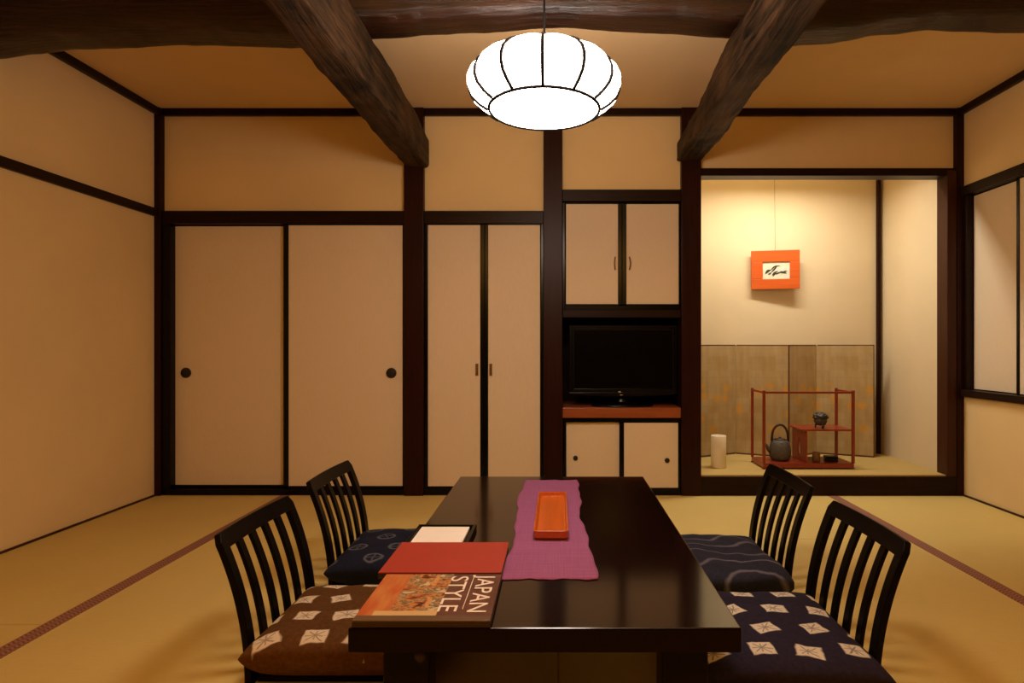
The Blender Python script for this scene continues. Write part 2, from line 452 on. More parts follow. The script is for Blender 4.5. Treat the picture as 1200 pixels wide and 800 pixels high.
trim(17, [(X(190), X(200), 3.955, 4.06, Z(573), Z(262))], 'black side jamb left of the sliding doors', M['black'], cat='jamb')
# ---------------------------------------------------------------- sliding doors
def sliding(n, x0, x1, z0, z1, y, pull_px, label, sl=.004, sr=.004):
    d = empty('door_%d' % n, ((x0 + x1) / 2, y, z0), label, 'sliding door', 'papered sliding doors on the far wall', 'structure')
    w = (x1 - x0) / 2; h = z1 - z0
    boxes('door_panel', [(-w + sl, w - sr, .004, .018, .012, h - .006)], M['paper'], d, 0)
    boxes('door_frame', [(-w, -w + sl, 0, .022, 0, h), (w - sr, w, 0, .022, 0, h), (-w, w, 0, .022, 0, .018), (-w, w, 0, .022, h - .008, h)], M['black'], d, .0015)
    px = X(pull_px) - (x0 + x1) / 2
    bm = bmesh.new(); lathe(bm, [(.012, -.004), (.026, -.003), (.034, 0), (.034, .006), (.030, .008)], n=28)
    obj('finger_pull', bm, M['pull'], d, (px, .002, Z(437) - z0), 0, True, rot=(PI / 2, 0, 0))
    return d
sliding(1, X(198), X(337), Z(573), Z(262), 4.005, 213, 'left wide papered sliding door, beside the corner post', .008, .03)
sliding(2, X(331), X(474), Z(573), Z(262), 3.972, 458, 'right wide papered sliding door, overlapping the one by the corner', .034, .016)
# closet with two narrow hinged doors
trim(18, [(X(497), X(637), 3.96, 4.06, 0, Z(572)), (X(497), X(501), 3.96, 4.06, Z(572), Z(262)), (X(633.5), X(637), 3.96, 4.06, Z(572), Z(262))],
     'black frame around the narrow closet doors', M['black'], cat='door frame')
def hinged(n, x0, x1, sl, sr, hx, label):
    z0, z1 = Z(572), Z(262)
    d = empty('door_%d' % n, ((x0 + x1) / 2, 3.966, z0), label, 'closet door', 'narrow closet doors', 'structure')
    w = (x1 - x0) / 2; h = z1 - z0
    boxes('door_panel', [(-w + sl, w - sr, .003, .016, .005, h - .003)], M['paper'], d, 0)
    boxes('door_frame', [(-w, -w + sl, 0, .022, 0, h), (w - sr, w, 0, .022, 0, h), (-w, w, 0, .022, 0, .012), (-w, w, 0, .022, h - .008, h)], M['black'], d, .002)
    c = X(hx) - (x0 + x1) / 2
    boxes('door_pull', [(c - .009, c + .009, -.004, .004, Z(440) - z0, Z(426) - z0), (c - .004, c + .004, -.012, -.003, Z(437) - z0, Z(429) - z0)], M['brass'], d, .0015)
hinged(3, X(501), X(567.6), .002, X(568) - X(563), 558.7, 'left narrow closet door beside the beam post')
hinged(4, X(568), X(633.5), X(572) - X(568), .004, 575, 'right narrow closet door beside the full height post')
# ------------------------------------------------------------------ niche bay
NB = 4.42
bm = bmesh.new()
box(bm, X(648), X(659) - .0, 4.06, NB, 0, 2.0); box(bm, X(798), X(809), 4.06, NB, 0, 2.0)
box(bm, X(648), X(809), NB, NB + .04, 0, 2.0)
struct(obj('wall_niche', bm, M['trimwood']), 'dark wooden lining of the television niche', 'niche')
x0, x1 = X(659) + .001, X(798) - .001
cup = empty('wall_cupboard', ((x0 + x1) / 2, 3.965, Z(372)), 'built-in cupboard with two papered doors above the television', 'cupboard')
xm = (x0 + x1) / 2; zb = Z(372); hh = Z(237) - zb
boxes('carcass', [(x0 - xm, x0 - xm + .016, 0, .42, .05, hh), (x1 - xm - .016, x1 - xm, 0, .42, .05, hh), (x0 - xm + .016, x1 - xm - .016, 0, .42, hh - .008, hh),
                  (x0 - xm + .016, x1 - xm - .016, 0, .42, .05, .092), (x0 - xm + .016, x1 - xm - .016, .40, .42, .092, hh - .008)], M['black'], cup, .002)
boxes('bottom_board', [(x0 - xm, x1 - xm, -.006, .42, 0, .05)], M['trimwood'], cup, .003)
for (a, b, sl, sr, hx, side) in ((663, 728.7, .002, X(729) - X(724.5), 721, -1), (729.2, 796, X(734) - X(729), .002, 737.5, 1)):
    da, db = X(a) - xm, X(b) - xm; dz0, dz1 = Z(358) - zb, Z(237.5) - zb
    dr = boxes('cupboard_door', [(da, da + sl, -.004, .016, dz0, dz1), (db - sr, db, -.004, .016, dz0, dz1), (da, db, -.004, .016, dz0, dz0 + .01), (da, db, -.004, .016, dz1 - .008, dz1)], M['black'], cup, .002)
    boxes('door_panel', [(da + sl, db - sr, 0, .014, dz0 + .01, dz1 - .008)], M['paper'], dr, 0)
    hc = X(hx) - xm; bm = bmesh.new()
    tube(bm, [(hc + side * .006 * math.sin(q * PI), -.004 - .014 * math.sin(q * PI), Z(316) - zb + q * (Z(301) - Z(316))) for q in [i / 10 for i in range(11)]], .005, 8)
    obj('door_pull', bm, M['brass'], dr, smooth=True)
low = empty('low_cupboard', (xm, 3.965, 0), 'low built-in cupboard with sliding papered doors under the television', 'cupboard')
zt = Z(489.5)
boxes('carcass', [(x0 - xm, x0 - xm + .022, 0, .42, 0, zt), (x1 - xm - .016, x1 - xm, 0, .42, 0, zt), (x0 - xm + .022, x1 - xm - .016, 0, .42, 0, Z(573)),
                  (x0 - xm + .022, x1 - xm - .016, 0, .42, Z(494.5), zt), (x0 - xm + .022, x1 - xm - .016, .40, .42, Z(573), Z(494.5))], M['black'], low, .002)
for (a, b, sl, sr, yo, kx, ky) in ((662, 731, .010, .026, .024, 674.5, 537.5), (726, 796.5, X(731.5) - X(726), .008, .003, 782, 539.5)):
    da, db = X(a) - xm, X(b) - xm; dz0, dz1 = Z(573.5), Z(494)
    dr = boxes('sliding_door', [(da, da + sl, yo, yo + .018, dz0, dz1), (db - sr, db, yo, yo + .018, dz0, dz1), (da, db, yo, yo + .018, dz0, dz0 + .01), (da, db, yo, yo + .018, dz1 - .008, dz1)], M['black'], low, .001)
    boxes('door_panel', [(da + sl, db - sr, yo + .003, yo + .016, dz0 + .01, dz1 - .008)], M['paper'], dr, 0)
    bm = bmesh.new(); lathe(bm, [(.006, -.003), (.013, -.002), (.016, 0), (.016, .006), (.013, .007)], n=20)
    obj('finger_pull', bm, M['pull'], dr, (X(kx) - xm, yo + .001, Z(ky)), 0, True, rot=(PI / 2, 0, 0))
sh = boxes('shelf_board', [(x0, x1, 3.952, NB - .002, zt + .001, Z(477.5))], M['shelfwood'], None, .003)
tag(sh, 'orange brown wooden shelf board carrying the television', 'shelf')
# television
TS = F / 4.03
def TX(px): return (px - 654) / TS
def TZ(py): return CZ + (404 - py) / TS
tz0 = Z(477.5)
tx = TX(730); tv = empty('television', (tx, 4.03, tz0 + .001), 'black flat screen television standing in the dark niche', 'television')
bm = bmesh.new()
a0, a1 = TX(667) - tx, TX(794) - tx
zz0, zz1 = TZ(465) - tz0, TZ(381) - tz0
box(bm, a0, a1, 0, .05, zz0 + .03, zz1); 
# chin curving down in the middle
prev = None
N = 24
rows = []
for i in range(N + 1):
    u = i / N; xx = a0 + (a1 - a0) * u; dip = zz0 + .022 * (abs(2 * u - 1) ** 2.2)
    rows.append([bm.verts.new((xx, -.004, zz0 + .031)), bm.verts.new((xx, -.004, dip)), bm.verts.new((xx, .05, dip)), bm.verts.new((xx, .05, zz0 + .031))])
for p, q in zip(rows, rows[1:]):
    for k in range(4): bm.faces.new((p[k], p[(k + 1) % 4], q[(k + 1) % 4], q[k]))
bm.faces.new(rows[0]); bm.faces.new(rows[-1][::-1])
obj('housing', bm, M['tvblack'], tv, bevel=.004)
boxes('display', [(a0 + .035, a1 - .035, -.003, .004, zz0 + .055, zz1 - .035)], M['tvscreen'], tv, .001)
boxes('bezel', [(a0 + .018, a0 + .035, -.006, .004, zz0 + .04, zz1 - .018), (a1 - .035, a1 - .018, -.006, .004, zz0 + .04, zz1 - .018),
                (a0 + .035, a1 - .035, -.006, .004, zz1 - .035, zz1 - .018), (a0 + .035, a1 - .035, -.006, .004, zz0 + .04, zz0 + .055)], M['tvblack'], tv, .003)
bm = bmesh.new()
lathe(bm, [(.21, 0), (.21, .008), (.19, .016), (.06, .022), (.045, .03), (.045, zz0 + .03)], n=40)
st = obj('stand', bm, M['tvblack'], tv, (0, .05, 0), 0, True)
st.scale = (1, .6, 1)
bm = bmesh.new()
lathe(bm, [(.004, -.002), (.012, 0), (.012, .003)], n=20)
e = obj('emblem', bm, M['silver'], tv, (TX(726) - tx, -.007, TZ(459.3) - tz0), 0, True, rot=(PI / 2, 0, 0)); e.scale = (1, .8, 1); e['label'] = 'small silver maker mark'
bm = bmesh.new()
lathe(bm, [(.004, -.002), (.010, 0), (.010, .003)], n=20)
e = obj('power_button', bm, M['silver'], tv, (TX(728) - tx, -.006, TZ(465) - tz0 + .012), 0, True, rot=(PI / 2, 0, 0)); e.scale = (1.2, .5, 1)
# ------------------------------------------------------------------ alcove
AL, AR, AB, AZ, AC = X(821), 2.560, 4.76, Z(556.5), 2.42
bm = bmesh.new()
box(bm, AL - .05, AR + .05, AB, AB + .06, -.05, AC)
box(bm, AL - .05, AL, 4.06, AB, 0, AC)
box(bm, AR, AR + .05, 4.06, AB, 0, AC)
box(bm, AL - .05, AR + .05, 4.06, AB + .06, AC, AC + .05)
struct(obj('wall_alcove', bm, M['alcplaster']), 'pale plaster back and side walls of the lit alcove', 'alcove wall')
struct(boxes('floor_alcove', [(AL, AR, 4.06, AB, 0, AZ), (AL, AR, 3.965, 4.06, Z(558), AZ)], M['goza'], None, 0), 'raised straw matted floor of the alcove', 'alcove floor')
trim(19, [(2.514, 2.541, AB - .03, AB, AZ, AC)], 'slim dark post in the back corner of the alcove', M['postwood'], cat='post')
# folding screen
SZ1 = CZ + .02
pts = [(1.06, 4.57), (1.398, 4.735), (1.752, 4.565), (2.035, 4.74), (2.405, 4.575)]
fs = empty('folding_screen', (1.73, 4.65, AZ), 'low four panel gold leaf folding screen at the back of the alcove', 'folding screen')
for i in range(4):
    (ax_, ay_), (bx_, by_) = pts[i], pts[i + 1]
    L = math.hypot(bx_ - ax_, by_ - ay_); ang = math.atan2(by_ - ay_, bx_ - ax_)
    H = .858
    bm = bmesh.new(); box(bm, .0005, L - .0005, 0, .014, .012, H - .006)
    p = obj('screen_panel', bm, M['screen'], fs, (ax_ - 1.73, ay_ - 4.65, 0), rot=(0, 0, ang))
    sides = []
    if i in (2,): sides.append((0, .006, -.002, .016, 0, H))
    if i in (1, 3): sides.append((L - .006, L, -.002, .016, 0, H))
    for sd in sides + [(.006, L - .006, -.002, .016, 0, .012), (.006, L - .006, -.002, .016, H - .006, H)]:
        boxes('panel_border', [sd], M['sborder'], p, .001)
# hanging picture
PY = 4.70; ps = F / PY
def PX(px): return (px - 654) / ps
def PZ(py): return CZ + (404 - py) / ps
pc = (PX(908.5), PZ(316))
pic = empty('hanging_picture', (pc[0], PY, pc[1]), 'small ink landscape in an orange frame hung on a wire', 'picture')
pic.rotation_euler = (math.radians(2), math.radians(-.6), math.radians(-7))
w, h = .182, .150
boxes('picture_frame', [(-w, w, -.012, .012, .062, h), (-w, w, -.012, .012, -h, -.072), (-w, -.096, -.012, .012, -.072, .062), (.108, w, -.012, .012, -.072, .062)], M['frameorange'], pic, .002)
pp = boxes('painting', [(-.096, .108, -.003, .004, -.072, .062)], M['painting'], pic, 0)
# brush strokes
def stroke(bm, a, b, w0, bend, n=10):
    a, b = Vector(a), Vector(b); d = (b - a); nn = Vector((-d.y, d.x)).normalized()
    L, R = [], []
    for i in range(n + 1):
        u = i / n; c = a + d * u + nn * bend * math.sin(PI * u); ww = w0 * (math.sin(PI * min(max(u, .06), .94)) ** .6)
        L.append(bm.verts.new((c.x + nn.x * ww, -.0042, c.y + nn.y * ww))); R.append(bm.verts.new((c.x - nn.x * ww, -.0042, c.y - nn.y * ww)))
    for i in range(n): bm.faces.new((L[i], L[i + 1], R[i + 1], R[i]))
bm = bmesh.new()
for s_ in (((-.035, -.005), (.035, .03), .006, .012), ((-.03, -.02), (.01, .022), .006, .0), ((-.075, -.03), (-.035, .0), .010, .006), ((-.025, -.045), (.02, -.012), .007, .006),
           ((-.01, -.035), (.05, -.012), .006, -.004), ((.03, -.022), (.085, -.03), .008, .004), ((-.02, -.055), (.0, -.025), .004, .0), ((-.055, -.035), (-.03, -.02), .006, -.003), ((.055, -.02), (.09, -.012), .005, .002)):
    stroke(bm, *s_)
obj('brushwork', bm, M['ink'], pp, fix=False)
bm = bmesh.new(); tube(bm, [(0, 0, h - .01), (.0, .02, AC - pc[1] - .01)], .0017, 6)
obj('hanging_wire', bm, M['wire'], pic)
# white cylinder lantern
ws = F / 4.21
bm = bmesh.new()
R = .052
lathe(bm, [(R - .004, 0), (R, .003), (R, .22), (R - .002, .224), (R - .006, .224), (R - .007, .2), (R - .007, .1)], n=40)
o = obj('paper_lantern', bm, M['lantern'], None, ((842 - 654) / ws, 4.21, AZ), 0, True)
tag(o, 'white cylindrical paper lantern on the alcove floor', 'lantern')
# tea stand
rk = empty('tea_shelf', (1.73, 4.275, AZ), 'red lacquered open frame tea shelf in the alcove', 'tea shelf')
RX0, RX1, RY0, RY1 = -.31, .305, -.125, .125
BT = .040
boxes('base_board', [(RX0 - .005, RX1 + .005, RY0 - .005, RY1 + .005, .008, BT)], M['redlac'], rk, .003)
PT = .535
for (a, b) in ((RX0, RY0), (RX1, RY0), (RX0, RY1), (RX1, RY1)):
    boxes('post', [(a - .009, a + .009, b - .009, b + .009, 0, .008), (a - .009, a + .009, b - .009, b + .009, BT, PT + .008)], M['redlac'], rk, .002)
for nm, b in (('top_rail', (RX0 + .009, RX1 - .009, RY0 - .006, RY0 + .006, PT - .014, PT)), ('top_rail', (RX0 - .006, RX0 + .006, RY0 + .009, RY1 - .009, PT - .014, PT)),
              ('top_rail', (RX1 - .006, RX1 + .006, RY0 + .009, RY1 - .009, PT - .014, PT))):
    boxes(nm, [b], M['redlac'], rk, .002)
# side panel with a gourd shaped cut-out (outer loop bridged to inner loop)
HZ = .262
def gourd(u):
    a = 2 * PI * u
    zc = .5 + .5 * math.cos(a)
    r = .028 * (math.sin(a)) * (1.15 - .75 * zc)
    return (r, .07 + .14 * zc)
NH = 40
inner = [gourd(i / NH) for i in range(NH)]
outer = []
yw = RY1 - .006; z0_, z1_ = BT, HZ - .001
for i in range(NH):
    a = 2 * PI * i / NH; dx, dz = math.sin(a), math.cos(a)
    k = min(yw / max(abs(dx), 1e-6), (.5 * (z1_ - z0_)) / max(abs(dz), 1e-6))
    outer.append((dx * k, (z0_ + z1_) / 2 + dz * k))
bm = bmesh.new()
lv = []
for xx in (-.006, .006):
    lv.append(([bm.verts.new((xx, p[0], p[1])) for p in outer], [bm.verts.new((xx, p[0], p[1])) for p in inner]))
for i in range(NH):
    j = (i + 1) % NH
    for o_, i_ in lv: bm.faces.new((o_[i], o_[j], i_[j], i_[i]))
    bm.faces.new((lv[0][0][i], lv[0][0][j], lv[1][0][j], lv[1][0][i]))
    bm.faces.new((lv[0][1][i], lv[0][1][j], lv[1][1][j], lv[1][1][i]))
obj('side_panel', bm, M['redlac'], rk, (-.014, 0, 0))
boxes('half_shelf', [(-.05, RX1 - .0, RY0 - .004, RY1 + .004, HZ, HZ + .012)], M['redlac'], rk, .002)
# kettle
def T4(px, Y): return (px - 654) * Y / F
kx, kyy, kz = T4(914, 4.27), 4.27, AZ + BT + .001
kt = empty('kettle', (kx, kyy, kz), 'dark iron kettle with tall hoop handle on the tea shelf', 'kettle')
bm = bmesh.new()
lathe(bm, [(.05, 0), (.062, .006), (.072, .03), (.074, .06), (.070, .10), (.062, .128), (.05, .140), (.045, .142)], n=36)
obj('body', bm, M['iron'], kt, smooth=True)
bm = bmesh.new(); lathe(bm, [(.046, .142), (.046, .147), (.03, .152), (.012, .154), (.008, .158), (.009, .162), (.003, .164)], n=28)
obj('lid', bm, M['irondark'], kt, smooth=True)
bm = bmesh.new()
tube(bm, [(-.06, 0, .135)] + [(-.056 * math.cos(q), 0, .165 + .085 * math.sin(q)) for q in [PI * i / 14 for i in range(15)]] + [(.06, 0, .135)], .0085, 10)
obj('handle', bm, M['irondark'], kt, smooth=True)
bm = bmesh.new()
tube(bm, [(-.06, 0, .055), (-.085, 0, .08), (-.097, 0, .105), (-.112, 0, .118)], [.018, .014, .011, .009], 12)
obj('spout', bm, M['iron'], kt, smooth=True)
# incense burner on the half shelf
bx_, by_, bz_ = T4(961.5, 4.22), 4.22, AZ + HZ + .0135
ib = empty('incense_burner', (bx_, by_, bz_), 'small dark footed incense burner on the half shelf', 'incense burner')
bm = bmesh.new(); lathe(bm, [(.012, .016), (.034, .024), (.044, .045), (.043, .06), (.038, .066)], n=28)
obj('bowl', bm, M['burner'], ib, smooth=True)
bm = bmesh.new()
bmesh.ops.create_uvsphere(bm, u_segments=32, v_segments=20, radius=.042)
for v_ in bm.verts:
    d = 1 + .5 * noise.noise(v_.co * 60) * .7 + .15 * noise.noise(v_.co * 150); v_.co = Vector((v_.co.x * d * 1.12, v_.co.y * d, v_.co.z * d * .72 + .078))
obj('lid', bm, M['burner'], ib, smooth=True)
for k in range(3):
    a = k * 2 * PI / 3 + .5
    bm = bmesh.new(); tube(bm, [(.026 * math.cos(a), .026 * math.sin(a), .03), (.034 * math.cos(a), .034 * math.sin(a), .012), (.031 * math.cos(a), .031 * math.sin(a), .001)], [.009, .006, .006], 8)
    obj('foot', bm, M['burner'], ib, smooth=True)
# cup and ink box on the base board
bm = bmesh.new(); lathe(bm, [(.022, 0), (.026, .002), (.027, .062), (.025, .064), (.023, .062), (.022, .012), (.0, .010)], n=28, cap=False)
bm.faces.new([v_ for v_ in bm.verts if abs(v_.co.z) < 1e-6])
o = obj('tea_cup', bm, M['cup'], None, (T4(956.5, 4.22), 4.22, AZ + BT + .001), 0, True)
tag(o, 'brown straight sided tea cup under the half shelf', 'cup')
tc = empty('lidded_box', (T4(973.5, 4.22), 4.22, AZ + BT + .001), 'small black lidded box under the half shelf', 'box')
boxes('box_body', [(-.038, .038, -.03, .03, 0, .024)], M['black'], tc, .003)
boxes('box_lid', [(-.040, .040, -.032, .032, .0245, .038)], M['black'], tc, .004)
# ------------------------------------------------------------------ beams
def beam(name, axis, L0, L1, cross, mat, label, amp, n=220, seed=0, rnd=.2):
    """cross(u) -> (centre_a, centre_z, half_w, half_h); lumpy rounded-rectangle section swept along the axis"""
    bm = bmesh.new(); K = 28; rings = []
    for i in range(n + 1):
        u = L0 + (L1 - L0) * i / n
        ca, cz, hw, hh_ = cross(u); ring = []
        for k in range(K):
            a = 2 * PI * (k + .5) / K; c, s = math.cos(a), math.sin(a)
            e = rnd
            px = math.copysign(abs(c) ** e, c) * hw; pz = math.copysign(abs(s) ** e, s) * hh_
            p = Vector((u, ca + px, cz + pz))
            q = Vector((u * 2.2 + seed, (ca + px) * 7, (cz + pz) * 7))
            d = noise.noise(q) * amp + noise.noise(q * 3.1) * amp * .45 + noise.noise(Vector((u * 16 + seed + pz * 40, px * 26, pz * 26))) * amp * .38
            dirv = Vector((0, px, pz)).normalized()
            p += dirv * d
            ring.append(bm.verts.new((p.y, p.x, p.z) if axis == 'y' else (p.x, p.y, p.z)))
        rings.append(ring)
    for a, b in zip(rings, rings[1:]):
        for k in range(K): bm.faces.new((a[k], a[(k + 1) % K], b[(k + 1) % K], b[k]))
    bm.faces.new(rings[0]); bm.faces.new(rings[-1][::-1])
    o = obj(name, bm, mat, smooth=True)
    return struct(o, label, 'beam')
def lerp_tab(tab, x):
    if x <= tab[0][0]: return tab[0][1]
    for (a, va), (b, vb) in zip(tab, tab[1:]):
        if x <= b:
            u = (x - a) / (b - a); u = u * u * (3 - 2 * u); return va + (vb - va) * u
    return tab[-1][1]
def cl(u):
    k = min(max((3.955 - u) / .35, 0), 1)
    return (-.93, 2.152 + .122 - (1 - k) * .022, .082, .125 - (1 - k) * .022 + .006 * math.sin(u * 3))
def cr(u):
    k = min(max((3.955 - u) / .3, 0), 1)
    return (.862 + .006 * math.sin(u * 4), 2.186 + .088 - (1 - k) * .012, .082, .09 - (1 - k) * .014 + .008 * math.sin(u * 2.6 + 1))
beam('ceiling_beam', 'y', YF, 3.955, cl, M['beamy'], 'rough hewn dark beam running towards the left post', .012, seed=3)
beam('ceiling_beam', 'y', YF, 3.955, cr, M['beamy'], 'rough gouged dark beam running towards the right post', .013, seed=11)
tabz = [(-2.7, 2.30), (-2.21, 2.352), (-1.69, 2.374), (-1.15, 2.352), (-.977, 2.376), (-.81, 2.40), (-.375, 2.432), (-.05, 2.45), (.42, 2.432), (.80, 2.405), (1.04, 2.368), (1.22, 2.376), (1.54, 2.42), (1.70, 2.438), (2.7, 2.43)]
def cc(u):
    zb_ = lerp_tab(tabz, u); top = 2.60
    return (2.715, (zb_ + top) / 2, .10, (top - zb_) / 2)
beam('ceiling_beam', 'x', XL + .001, XR - .001, cc, M['beamx'], 'polished reddish brown beam crossing behind the hanging lamp', .009, 240, 23, .4)
# ------------------------------------------------------------------ pendant lamp
LX, LY = -.049, 2.14
lamp = empty('pendant_lamp', (LX, LY, 1.82), 'glowing white lobed pendant lamp with dark ribs over the table', 'lamp')
prof = [(.196, .006), (.226, .026), (.250, .05), (.259, .075), (.258, .10), (.246, .128), (.221, .154), (.186, .177), (.145, .194), (.11, .204), (.06, .208)]
NL = 12; PER = 12; n = NL * PER
A0 = -PI / 2
bm = bmesh.new(); rings = []
for (r, z) in prof:
    ring = []
    for i in range(n):
        a = A0 + 2 * PI * i / n; ph = abs(math.sin(NL * (a - A0) / 2))
        bul = .015 * math.sin(PI * min(max((z - .006) / .2, 0), 1)) ** .7 * ph ** .8
        ring.append(bm.verts.new(((r + bul) * math.cos(a), (r + bul) * math.sin(a), z + bul * .2)))
    rings.append(ring)
for a, b in zip(rings, rings[1:]):
    for i in range(n): bm.faces.new((a[i], a[(i + 1) % n], b[(i + 1) % n], b[i]))
obj('lamp_shade', bm, M['glow'], lamp, smooth=True)
bm = bmesh.new(); lathe(bm, [(.001, -.012), (.06, -.0105), (.12, -.007), (.17, -.001), (.193, .005)], n=64)
obj('bottom_diffuser', bm, M['glow'], lamp, smooth=True)
bm = bmesh.new(); R_ = .196
tube(bm, [(R_ * math.cos(2 * PI * i / 64), R_ * math.sin(2 * PI * i / 64), .004) for i in range(65)], .0055, 8)
obj('bottom_ring', bm, M['rib'], lamp, smooth=True)
for k in range(NL):
    a = A0 + 2 * PI * k / NL
    bm = bmesh.new(); tube(bm, [((r + .006) * math.cos(a), (r + .006) * math.sin(a), z) for r, z in prof], .006, 8)
    obj('rib', bm, M['rib'], lamp, smooth=True)
bm = bmesh.new(); lathe(bm, [(.064, .204), (.064, .214), (.03, .22), (.012, .235)], n=32)
obj('top_cap', bm, M['rib'], lamp, smooth=True)
bm = bmesh.new(); tube(bm, [(0, 0, .23), (0, 0, ZC - 1.82 - .03)], .0042, 8)
obj('cord', bm, M['rib'], lamp, smooth=True)
bm = bmesh.new(); lathe(bm, [(.02, ZC - 1.82 - .04), (.05, ZC - 1.82 - .03), (.055, ZC - 1.82 - .001)], n=32)
obj('ceiling_cup', bm, M['rib'], lamp, smooth=True)
# ------------------------------------------------------------------ table
TX0, TX1, TY0, TY1, TZT = -.475, .415, 1.357, 2.925, .35
tb = empty('low_table', ((TX0 + TX1) / 2, (TY0 + TY1) / 2, 0), 'long low dark lacquered table in the middle of the room', 'table')
hw, hd = (TX1 - TX0) / 2, (TY1 - TY0) / 2
tt = boxes('tabletop', [(-hw, hw, -hd, hd, TZT - .056, TZT)], [M['table'], M['tableside']], tb, .004)
for p in tt.data.polygons: p.material_index = 0 if p.normal.z > .5 else 1
for sx in (-1, 1):
    for sy in (-1, 1):
        cx_, cy_ = sx * (hw - .11), sy * (hd - .13)
        lg = boxes('leg', [(cx_ - .055, cx_ + .055, cy_ - .045, cy_ + .045, 0, TZT - .056)], M['tableside'], tb, .004)
        if sx > 0 or sy > 0: continue
        bm = bmesh.new(); lathe(bm, [(.014, 0), (.014, .006), (.009, .010), (.004, .011)], n=20)
        obj('leg_bolt', bm, M['irondark'], lg, (cx_ - sx * .035, cy_ - .045, .245), 0, True, rot=(PI / 2, 0, 0))
for sx in (-1, 1):
    boxes('apron', [(sx * (hw - .11) - .014, sx * (hw - .11) + .014, -hd + .176, hd - .176, TZT - .13, TZT - .056)], M['tableside'], tb, .003)
# runner
bm = bmesh.new()
x0r, x1r, y0r, y1r = -.155, .1, 1.637, 2.835
nx, ny = 28, 90
def edge(y, s):
    return .007 * math.sin(y * 7 + s) + .004 * math.sin(y * 17 + 2 * s) + .002 * math.sin(y * 41 + s)
tv_, bv_ = [], []
for j in range(ny + 1):
    y = y0r + (y1r - y0r) * j / ny
    xa = x0r + edge(y, 0) - .012 * (y - 1.64) / 1.2 + .006; xb = x1r + edge(y, 2.1)
    if y > 2.0: xb -= .012 * min((y - 2.0) / .3, 1); 
    r1, r2 = [], []
    for i in range(nx + 1):
        u = i / nx; xx = xa + (xb - xa) * u
        yy = y + (.004 * math.sin(xx * 60) + .002 * math.sin(xx * 140)) * ((1 if j == 0 else 0) - (1 if j == ny else 0))
        zz = TZT + .003 + .0012 * noise.noise(Vector((xx * 25, yy * 18, 0)))
        r1.append(bm.verts.new((xx, yy, zz))); r2.append(bm.verts.new((xx, yy, TZT + .0008)))
    tv_.append(r1); bv_.append(r2)
for j in range(ny):
    for i in range(nx):
        bm.faces.new((tv_[j][i], tv_[j][i + 1], tv_[j + 1][i + 1], tv_[j + 1][i]))
        bm.faces.new((bv_[j][i], bv_[j + 1][i], bv_[j + 1][i + 1], bv_[j][i + 1]))
    bm.faces.new((tv_[j][0], tv_[j + 1][0], bv_[j + 1][0], bv_[j][0])); bm.faces.new((tv_[j][nx], bv_[j][nx], bv_[j + 1][nx], tv_[j + 1][nx]))
for i in range(nx):
    bm.faces.new((tv_[0][i], bv_[0][i], bv_[0][i + 1], tv_[0][i + 1])); bm.faces.new((tv_[ny][i], tv_[ny][i + 1], bv_[ny][i + 1], bv_[ny][i]))
tag(obj('table_runner', bm, M['purple'], smooth=True), 'purple woven cloth runner lying along the dark table', 'table runner')
# orange tray
tr = empty('tray', (-.023, 2.215, TZT + .0062), 'narrow orange lacquered tray on the purple runner', 'tray')
a, b, hh_ = .0575, .262, .028
def rr(bm, sx, sy, z, r, n=6):
    vs = []
    for cx_, cy_, a0_ in ((sx - r, sy - r, 0), (-sx + r, sy - r, PI / 2), (-sx + r, -sy + r, PI), (sx - r, -sy + r, 1.5 * PI)):
        for i in range(n + 1):
            q = a0_ + PI / 2 * i / n; vs.append(bm.verts.new((cx_ + r * math.cos(q), cy_ + r * math.sin(q), z)))
    return vs
def loops(bm, ls_):
    for p, q in zip(ls_, ls_[1:]):
        for i in range(len(p)): bm.faces.new((p[i], p[(i + 1) % len(p)], q[(i + 1) % len(p)], q[i]))
bm = bmesh.new()
L_ = [rr(bm, a - .008, b - .008, 0, .010), rr(bm, a - .002, b - .002, .006, .012), rr(bm, a, b, hh_, .014), rr(bm, a - .002, b - .002, hh_ + .001, .013),
      rr(bm, a - .006, b - .006, hh_, .010), rr(bm, a - .009, b - .009, .014, .008), rr(bm, a - .013, b - .013, .012, .006)]
bm.faces.new(L_[0][::-1]); loops(bm, L_); bm.faces.new(L_[-1])
obj('tray_body', bm, M['orange'], tr)
# books
def book(name, x0, x1, y0, y1, z0, th, cover, label):
    cx_, cy_ = (x0 + x1) / 2, (y0 + y1) / 2; w_, d_ = (x1 - x0) / 2, (y1 - y0) / 2
    bk = empty(name, (cx_, cy_, z0), label, 'book')
    boxes('front_cover', [(-w_, w_, -d_, d_, th - .003, th)], cover, bk, .001)
    boxes('back_cover', [(-w_, w_, -d_, d_, 0, .003)], M['spine'], bk, .001)
    boxes('spine', [(-w_, w_, -d_, -d_ + .004, .003, th - .003)], M['spine'], bk, .001)
    pg = boxes('pages', [(-w_ + .003, w_ - .003, -d_ + .0045, d_ - .003, .003, th - .003)], M['whitepaper'], bk, 0)
    pg['label'] = 'white page edges'
    return bk, w_, d_
b1, w_, d_ = book('red_book', -.490, -.154, 1.638, 1.889, TZT + .001, .019, M['redbook'], 'red hardcover book with plain cover beside the purple runner')
b2, w_, d_ = book('picture_book', -.466, -.153, 1.358, 1.634, TZT + .001, .016, M['bookcover'], 'illustrated book titled JAPAN STYLE at the near table edge')
